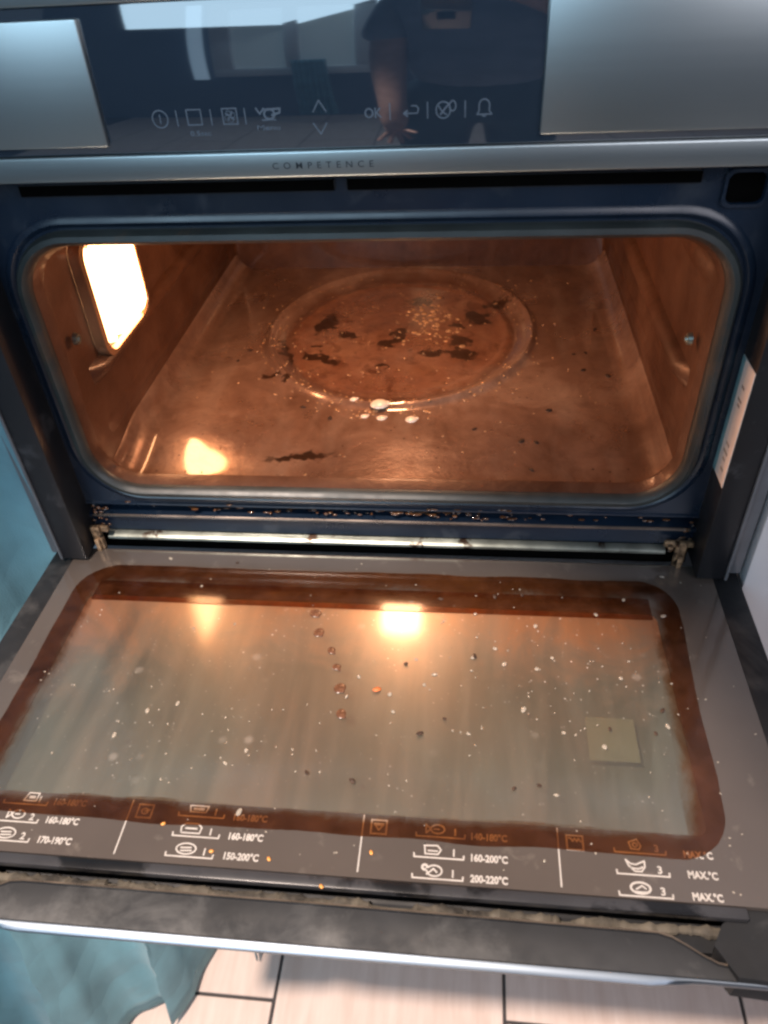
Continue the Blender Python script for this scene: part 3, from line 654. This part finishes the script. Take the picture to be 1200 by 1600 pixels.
# baked grease ring where the seal touched the glass
def ring_pts(x0, x1a, x1b, y0, y1, r, n=8):
    pts = rrect(0, 0, 1, 1, .0001, n); out = []
    for x, y in rrect((x0+x1a)/2, (y0+y1)/2, (x1a-x0)/2, (y1-y0)/2, r, n):
        t_ = (y1-y)/(y1-y0); out.append((x + (x1b-x1a)*t_*(1 if x > 0 else 0), y))
    return out
def sub(pts, k=6):
    o = []
    for (a, b_) in zip(pts, pts[1:]+pts[:1]):
        d_ = math.dist(a, b_); n = max(1, int(d_/.25))
        o += [(a[0]+(b_[0]-a[0])*i/n, a[1]+(b_[1]-a[1])*i/n) for i in range(n)]
    return o
def ring_mesh(outer, inner, z, wob):
    b = MB(); cnt = 700
    def resample(p):
        L = [0]; q = p+[p[0]]
        for a, c in zip(q, q[1:]): L.append(L[-1]+math.dist(a, c))
        o = []; j = 0
        for i in range(cnt):
            t_ = L[-1]*i/cnt
            while L[j+1] < t_: j += 1
            f = (t_-L[j])/max(1e-9, L[j+1]-L[j]); o.append((q[j][0]+(q[j+1][0]-q[j][0])*f, q[j][1]+(q[j+1][1]-q[j][1])*f))
        return o
    A = outer if len(outer) == len(inner) else resample(outer); B = inner if len(outer) == len(inner) else resample(inner); ra, rb = [], []
    from mathutils import noise as N
    for i, (p, q) in enumerate(zip(A, B)):
        wa = wob*1.3*N.noise(Vector((p[0]*.22, p[1]*.22, 1.3))) + wob*.22*N.noise(Vector((p[0]*2, p[1]*2, 4))); wb = wob*1.5*N.noise(Vector((q[0]*.3, q[1]*.3, 7.7)))
        d = Vector((p[0]-q[0], p[1]-q[1])).normalized()
        ra.append((p[0]+d.x*wa, p[1]+d.y*wa, z)); rb.append((q[0]+d.x*wb, q[1]+d.y*wb, z))
    K = 8; rings = [[tuple(Vector(p).lerp(Vector(q), k/K)) for p, q in zip(ra, rb)] for k in range(K+1)]
    b.loft(rings); b.fade = [k/K for k in range(K+1) for _ in ra]; return b
def set_fade(o, f):
    at = o.data.attributes.new('fade', 'FLOAT', 'POINT')
    for i, x in enumerate(f): at.data[i].value = x
    return o
o1 = rrect(0, 0, 25, 11.6, 3.2, 40)
def morph(p, x0, x1, y0, y1, lean):   # unit frame to measured frame
    out = []
    for x, y in p:
        yy = y0+(y1-y0)*(y+11.6)/23.2; t_ = (y1-yy)/(y1-y0)
        xx = x0+(x1-x0)*(x+25)/50; xx += lean*t_*max(0, (x/25))
        out.append((xx, yy))
    return out
def dens(p):
    q = p+[p[0]]; o = []
    for a, c in zip(q, q[1:]):
        n = max(1, int(math.dist(a, c)/.4)); o += [(a[0]+(c[0]-a[0])*i/n, a[1]+(c[1]-a[1])*i/n) for i in range(n)]
    return o
o1 = dens(o1)
outer = morph(o1, -25.9, 24.4, -26.45, -3.25, -1.0)
def inner_of(p, l, r_, bt, tp):
    cx, cy = -1, -14.5; out = []
    for x, y in p:
        out.append((max(-25.9+l, min(24.2-r_+(-1.0)*((-3.25-y)/23.2), x)), max(-26.45+bt, min(-3.25-tp, y))))
    return out
rb_ = ring_mesh(outer, inner_of(outer, 2.3, 2.2, 1.6, 2.6), .030, .16); fd = rb_.fade; set_fade(rb_.build('grease_ring', M_grease, door, False, True), fd)
tp = [(x, y) for x, y in morph(dens(rrect(0, 0, 25, 11.6, .6, 10)), -24.0, 22.0, -7.5, -5.2, 0)]
b = MB(); b.face([(x, y, .022) for x, y in tp]); b.build('glow_tinted_smear', M_glow_grease, door, False, True)  # thin grease strip, its orange painting in light reflected from the cavity

# ------------------------------------------------------------------ spills: drops, crumbs
def dome(b, x, y, z, r, h, el=1.0, rot=0, n=10):
    rings = []
    for k in range(5):
        a = math.pi/2*k/4; rr = r*math.cos(a) if k < 4 else r*.02
        ring = []
        for i in range(n):
            t_ = 2*math.pi*i/n; px, py = rr*el*math.cos(t_), rr*math.sin(t_)
            ring.append((x+px*math.cos(rot)-py*math.sin(rot), y+px*math.sin(rot)+py*math.cos(rot), z+h*math.sin(a)))
        rings.append(ring)
    b.loft(rings, True, (False, True))
b = MB(); random.seed(11)
for i in range(230):
    x = random.uniform(-25, 25); y = random.uniform(-28.5, -2)
    if random.random() < .35: x = random.gauss(14, 7); y = random.gauss(-13, 6)
    if random.random() < .15: x = random.gauss(-9, 5); y = random.gauss(-20, 2)
    if not (-27 < x < 27 and -28.8 < y < -1.6): continue
    r = random.uniform(.03, .07) if random.random() < .8 else random.uniform(.08, .17)
    dome(b, x, y, .034, r, r*.32, random.uniform(1, 1.8), random.uniform(0, 3))
sp = b.build('water_splatter', M_drop); put(sp, 'fine clear water droplets splattered over the lowered door glass', 'droplets', kind='stuff')
b = MB()
for i in range(420):
    a = random.uniform(0, 6.28); rr = random.choice((random.uniform(0, 1), random.gauss(1.05, .08), random.gauss(.9, .06)))
    x, y = DCX+DRX*rr*math.cos(a), DCY+DRY*rr*math.sin(a)
    if random.random() < .3: x, y = random.uniform(-21, 21), random.uniform(3, 46)
    if abs(x) > 22 or y > 46 or y < 2: continue
    r = random.uniform(.05, .13); dome(b, x, y, floor_h(x, y)-.01, r, r*.6, random.uniform(1, 1.5), random.uniform(0, 3))
for i in range(70):
    a = R(random.gauss(268, 32)); rr = random.gauss(1.0, .05); x, y = DCX+DRX*rr*math.cos(a), DCY+DRY*rr*math.sin(a); r = random.uniform(.08, .2); dome(b, x, y, floor_h(x, y)-.01, r, r*.5, 1.2, random.uniform(0, 3))
for i in range(90):     # wet cluster of grease beads in the dish
    x, y = random.gauss(2.3, 1.5), random.gauss(34.5, 2.4); r = random.uniform(.12, .34); dome(b, x, y, floor_h(x, y)-.02, r, r*.45, 1.2, random.uniform(0, 3))
sp = b.build('grease_splatter', simple('amber_grease', (.42, .24, .12), .08, var=.4, vscale=200)); put(sp, 'tiny shiny beads of grease spattered over the cavity floor', 'droplets', kind='stuff')
big = [(-1.35, 14.2, .95, 'largest milky drop on the front rim of the round dish'), (1.9, 12.2, .62, 'milky drop right of the largest one on the cavity floor'),
       (-1.0, 12.4, .5, 'small milky drop just in front of the largest drop'), (-2.7, 12.7, .42, 'small milky drop left and in front of the largest drop'), (-4.0, 15.0, .42, 'leftmost milky drop on the dish rim')]
for x, y, r, lab in big:
    b = MB(); z = floor_h(x, y)-.02
    dome(b, 0, 0, 0, r*.85, r*.42, 1.15, .2, 18); dome(b, r*.8, .2, 0, r*.35, r*.25, 1, 0, 12)
    o = b.build('milky_drop', M_foam); o.location = (x*S, y*S, z*S); put(o, lab, 'drop', 'milky drops at the front of the round dish')

def crumb_mesh(seed, r):
    rnd = random.Random(seed); b = bmesh.new(); bmesh.ops.create_icosphere(b, subdivisions=2, radius=1)
    for v in b.verts: v.co = Vector((v.co.x*r*1.3, v.co.y*r*.9, v.co.z*r*.5))*(1+rnd.uniform(-.28, .28))*S
    me = bpy.data.meshes.new('crumb'); b.to_mesh(me); b.free(); me.materials.append(M_crumb); return me
protos = [crumb_mesh(k, .2) for k in range(4)]
def crumb(x, y, z, sz, lab, grp, k):
    o = bpy.data.objects.new('crumb', protos[k % 4]); COL.objects.link(o); o.location = (x*S, y*S, (z+.06)*S); o.scale = (sz, sz, sz); o.rotation_euler = (0, 0, k*1.7); put(o, lab, 'crumb', grp)
pts = [(700, 1118), (765, 1015), (640, 1032), (1033, 1150), (660, 1140), (460, 1228), (812, 1240), (550, 1230), (1042, 1110), (850, 1230), (955, 1140), (700, 935), (852, 925), (370, 878), (800, 928)]
def unpx(px, py, ax, val):
    d = fw + rt*((px-600)/1187.46) - up*((py-800)/1187.46); t_ = (val-CAM[ax])/d[ax]; return CAM+d*t_
for k, (x, y) in enumerate([(6.15, -17.6), (8.2, -11.9), (3.1, -12.9), (20.4, -17.9), (4.5, -18.9), (-2.8, -22.4), (10.8, -22.6), (.3, -22.8), (21.2, -16.0), (12.4, -22.3), (17.4, -17.7), (5.4, -6.1), (12.0, -5.3), (-12.5, -2.6), (9.8, -5.6)]):
    crumb(x, y, .04, .55+.35*((k*37) % 10)/10, ['burnt crumb on the window near its middle, level with the frontmost drip', 'dark crumb on the window right of the lamp reflection', 'dark speck just in front of the lamp reflection on the door glass', 'lone black crumb between the yellowed label and the right grease band', 'dark speck a little right and in front of the middle of the window', 'dark crumb near the front edge of the window, left of the middle', 'dark crumb close to the front grease band, right of the middle', "dark speck near the front grease band, just left of the door's middle", 'dark crumb touching the inner edge of the right grease band', 'dark crumb near the front grease band, further right than its neighbour', 'tiny crumb lying on the yellowed label', 'dark crumb beside the lamp reflection on the rear grease band', 'dark crumb at the rear of the door, right of the lamp reflection', 'large burnt crumb at the hinge edge of the door, left half', 'dark crumb on the rear grease band between the two others right of the lamp reflection'][k], 'burnt crumbs on the door glass', k)
for k, (x, y) in enumerate([(18.3, 25.2), (19.6, 25.5), (19.0, 21.8), (21.3, 20.6), (7.9, 10.6), (13.5, 8.6), (12.2, 8.8), (12.9, 4.6), (21.2, 31.0), (-17.2, 26.0), (-18.0, 23.6), (-9.0, 14.2), (-6.0, 12.2), (15.0, 14.0)]):
    crumb(x, y, floor_h(x, y), .8+.5*((k*53) % 10)/10, ['left one of the pair of crumbs right of the dish', 'right one of the pair of crumbs right of the dish', 'crumb in front of the pair right of the dish', 'crumb nearest the right wall rail, mid cavity', 'dark crumb right of the milky drops', 'left crumb of the cluster near the front right of the cavity floor', 'middle crumb of the front right cluster on the cavity floor', 'crumb closest to the front rim, right of the middle', 'crumb beside the right wall toward the back', 'rear crumb on the left part of the cavity floor', 'front crumb of the pair on the left part of the cavity floor', 'crumb left of the milky drops on the cavity floor', 'crumb just in front and left of the smallest milky drop', 'crumb between the milky drops and the right wall'][k], 'burnt crumbs on the cavity floor', k)
b = MB(); b.ball((0, 0, 0), .34, .2, .12, 10, .3); o = b.build('crumb', M_crumb2); o.location = (1.15*S, -15.4*S, .12*S); put(o, 'bright orange-red crumb near the middle of the door glass', 'crumb')
for px, py, lab in ((255, 1287, 'orange speck beside the first mode icon on the printed chart'), (420, 1342, 'orange speck right of the 150-200 text on the chart'), (330, 1330, 'orange speck on the tray line left of the 150-200 text'), (580, 1332, 'orange speck below the second mode icon'), (502, 1385, 'yellow speck on the dark strip at the front edge of the door')):
    q = unpx(px, py, 2, .05); b = MB(); b.ball((0, 0, 0), .16, .11, .07, 8, px); o = b.build('speck', M_crumb3); o.location = q*S; put(o, lab, 'speck', 'orange specks on the printed chart')
# trail of brown grease drips on the window
labs = ['rearmost', 'second from the rear', 'third from the rear', 'fourth from the rear', 'second from the front', 'frontmost']
for k, (px, py, r) in enumerate([(493, 958, .42), (498, 988, .40), (518, 1016, .30), (526, 1042, .30), (531, 1075, .42), (533, 1115, .36)]):
    q = unpx(px, py, 2, .04); b = MB(); dome(b, 0, 0, 0, r, .06, 1.15, k, 14); dome(b, .25, -.3, 0, r*.35, .05, 1, 0, 8)
    o = b.build('grease_drip', simple('brown_drip', (.10, .045, .025), .25, var=.3, vscale=200) if k == 0 else bpy.data.materials['brown_drip']); o.location = (q.x*S, q.y*S, .036*S)
    put(o, labs[k] + ' brown drip in the trail down the window', 'drip', 'brown drips in a trail on the door window')

# ------------------------------------------------------------------ teal curtain left of the oven
def curtain(name, top, bottom, z1, z0, label, n=220, mzs=40):
    """top / bottom: plan polylines (x, y); thickness given by a second skin"""
    def samp(pl, t_):
        L = [0]
        for a, c in zip(pl, pl[1:]): L.append(L[-1]+math.dist(a, c))
        s_ = t_*L[-1]
        for k in range(len(pl)-1):
            if s_ <= L[k+1] or k == len(pl)-2:
                f = (s_-L[k])/(L[k+1]-L[k]); return (pl[k][0]+(pl[k+1][0]-pl[k][0])*f, pl[k][1]+(pl[k+1][1]-pl[k][1])*f)
    rings = []
    for j in range(mzs+1):
        v = j/mzs; z = z1+(z0-z1)*v; row = []
        for i in range(n+1):
            u = i/n; a = samp(top, u); c = samp(bottom, u); e = v**1.3
            ph_ = u*44+1.2*math.sin(v*3+u*5); fold = (1.0+3.2*v)*(1-2*abs(math.sin(ph_/2))**.7) + .4*math.sin(u*97+v*5)*v
            x = a[0]+(c[0]-a[0])*e; y = a[1]+(c[1]-a[1])*e
            row.append((x - .25*abs(fold), y - fold*.75 - 1.4, z+.5*math.sin(u*44)*v))
        rings.append(row)
    b = MB(); b.loft(rings, False); o = b.build(name, M_teal)
    md = o.modifiers.new('thickness', 'SOLIDIFY'); md.thickness = .0025; put(o, label, 'curtain'); return o
curtain('curtain', [(-29.6, -1.2), (-42, -2), (-60, -2), (-90, -2)], [(-23.0, -2.2), (-28.6, -3.4), (-32.4, -10), (-44, -20), (-60, -30), (-100, -40)], 44, FZ+1.5, 'teal cotton curtain hanging beside the left edge of the oven')

# ------------------------------------------------------------------ what the control panel mirrors: window, curtain, photographer
wn = empty('window', (-66, -262, -4)); put(wn, 'white framed window facing the oven, seen mirrored in the control glass', 'window')
M_wf = simple('white_window_frame', (.75, .78, .82), .4, var=.03)
b = MB()
for x0, x1, z0, z1 in ((-112, -20, -4, 8), (-112, -20, 98, 108), (-112, -100, 8, 98), (-32, -20, 8, 98), (-70, -62, 8, 98)): b.box(x0, x1, -264, -258, z0, z1, .6)
b.build('frame', M_wf, wn)
for x0, x1 in ((-100, -70), (-62, -32)):
    b = MB(); b.box(x0, x1, -262, -261, 8, 98); b.build('pane', emit('daylit_pane', (.35, .62, .85), .30), wn, False)
b = MB(); b.box(-126, -117, -262, -260, -8, 108, .3); b.build('daylit_gap', emit('daylit_strip', (.45, .72, 1.0), 1.0), wn)  # emission stands in for daylight in the gap beside the frame
b = MB(); b.box(-240, 240, -285, -280, FZ, 165); wl = b.build('wall', simple('blue_grey_wall', (.16, .20, .27), .9, var=.06, vscale=2), None, False); put(wl, 'blue grey painted wall behind the window', 'wall', kind='structure')
o = curtain('curtain', [(-46, -246), (-64, -246)], [(-44, -248), (-66, -248)], 20, -70, 'short teal curtain hanging below the far window', 60, 16)

def skin(name, joints, bones, mt, parent, lvl=2, scale=1):
    me = bpy.data.meshes.new(name); me.from_pydata([Vector(j[0])*S for j in joints], bones, []); o = bpy.data.objects.new(name, me); COL.objects.link(o)
    md = o.modifiers.new('s', 'SKIN'); o.modifiers.new('sub', 'SUBSURF').levels = lvl; o.modifiers['sub'].render_levels = lvl
    for k, j in enumerate(joints):
        r = j[1]; r = (r, r) if not isinstance(r, tuple) else r
        me.skin_vertices[0].data[k].radius = (r[0]*S*scale, r[1]*S*scale)
    me.skin_vertices[0].data[0].use_root = True
    bpy.context.view_layer.update()
    m2 = bpy.data.meshes.new_from_object(o.evaluated_get(bpy.context.evaluated_depsgraph_get())); bpy.data.objects.remove(o)
    m2.materials.clear(); m2.materials.append(mt)
    for p in m2.polygons: p.use_smooth = True; p.material_index = 0
    return link(name, m2, parent)
PX, PY = 16.0, -84.0
pers = empty('person', (PX, PY, FZ)); put(pers, 'person in grey blue T-shirt and dark trousers photographing the oven', 'person')
J = [((PX, PY, 12), 8), ((PX, PY, 28), 8), ((PX, PY, 48), 8), ((PX, PY, 60), (9, 7)), ((PX, PY+1, 66), 5.5), ((PX, PY+3, 76), (7.6, 9)), ((PX, PY+4, 84), (7.5, 9)),
     ((PX-17, PY, 57), 5.2), ((PX-19, PY+2, 30), 4.3), ((PX-18, PY+12, 8), 3.0), ((PX-18, PY+14, 0), (2.2, 3.6)),
     ((PX+17, PY, 57), 5.2), ((PX+21, PY+5, 44), 4.3), ((PX+5, PY+22, 54), 3.0), ((PX-2, PY+28, 56), (2.4, 3.6)),
     ((PX-9, PY, 4), 9), ((PX-10, PY+2, -38), 6), ((PX-10, PY, -78), 4), ((PX-10, PY+10, -82), (4, 2.6)),
     ((PX+9, PY, 4), 9), ((PX+10, PY+2, -38), 6), ((PX+10, PY, -78), 4), ((PX+10, PY+10, -82), (4, 2.6))]
B = [(0, 1), (1, 2), (2, 3), (3, 4), (4, 5), (5, 6), (2, 7), (7, 8), (8, 9), (9, 10), (2, 11), (11, 12), (12, 13), (13, 14), (0, 15), (15, 16), (16, 17), (17, 18), (0, 19), (19, 20), (20, 21), (21, 22)]
# fingers grow out of the palms as thin chains
def fingers(idx, base, dirs):
    for d, L in dirs:
        d = Vector(d).normalized(); p = Vector(base); prev = idx
        for k in range(1, 4):
            q = p+d*L*k/3+Vector((0, .5*k*k*.3, 0)); J.append((tuple(q), .85-.08*k)); B.append((prev, len(J)-1)); prev = len(J)-1
fingers(10, (PX-18, PY+14, -2), [((-.5, .1, -1), 8), ((-.15, .1, -1), 9), ((.15, .1, -1), 9), ((.5, .1, -1), 7.5), ((.9, .5, -.4), 5.5)])
fingers(14, (PX-4, PY+29, 56), [((-1, .1, .5), 7), ((-1, .1, .15), 7.5), ((-1, .1, -.15), 7), ((-1, .1, -.45), 6), ((-.2, .6, 1), 5)])
body = skin('body', J, B, M_skin, pers)
b = MB()
for s in (-1, 1):
    b = MB(); b.ball((PX+s*7.6, PY+3, 79), .8, 1.6, 2.6, 10); b.build('ear', M_skin, pers)
b = MB(); b.ball((PX, PY+13, 78), 1.2, 1.8, 2.2, 10); b.build('nose', M_skin, pers)
for s in (-1, 1): b = MB(); b.ball((PX+s*3, PY+11.4, 81), 1.3, .8, .8, 12); b.build('eye', simple('eye', (.1, .07, .05), .1), pers)
b = MB(); b.ball((PX, PY+11.6, 73.5), 2.4, .8, .6, 12); b.build('mouth', simple('lips', (.4, .14, .12), .5), pers)
b = MB(); b.ball((PX, PY+1.2, 84), 9.2, 10.0, 8.4, 20); b.build('hair', M_hair, pers)
skin('t_shirt', [((PX, PY+1, 10), (17.8, 13)), ((PX, PY+.5, 38), (16, 11.5)), ((PX, PY, 50), (16.5, 11.2)), ((PX, PY, 59), (10, 8)), ((PX-17, PY, 57), 6.4), ((PX-19.5, PY+1.5, 38), 6.0), ((PX+17, PY, 57), 6.4), ((PX+20, PY+3.5, 49), 6.0)],
     [(0, 1), (1, 2), (2, 3), (2, 4), (4, 5), (2, 6), (6, 7)], M_shirt, pers)
skin('trousers', [((PX, PY, 24), (15.8, 11.2)), ((PX, PY, 8), (16, 11.5)), ((PX-9.5, PY, 0), 10.3), ((PX-10.5, PY+2, -38), 7.8), ((PX-10.5, PY, -76), 6.5), ((PX+9.5, PY, 0), 10.3), ((PX+10.5, PY+2, -38), 7.8), ((PX+10.5, PY, -76), 6.5)],
     [(0, 1), (1, 2), (2, 3), (3, 4), (1, 5), (5, 6), (6, 7)], M_pants, pers)
ph = empty('phone', tuple(CAM-fw*2.2)); put(ph, 'dark phone held up in the hand of the person', 'phone')
b = MB(); b.box(-7.4, 7.4, -3.6, 3.6, -.4, .4, .3, 3); o = b.build('case', M_panel); o.parent = ph
b = MB(); b.box(-3.3, -.7, -1.3, 1.3, -.75, -.4, .15); o2 = b.build('lens_block', M_black); o2.parent = ph
M3 = Matrix((up, rt, fw*-1)).transposed()
ph.rotation_euler = M3.to_euler() if M3.determinant() > 0 else Matrix((up, -rt, -fw)).transposed().to_euler()
ph.location = (CAM - fw*2.4 + up*2.0)*S
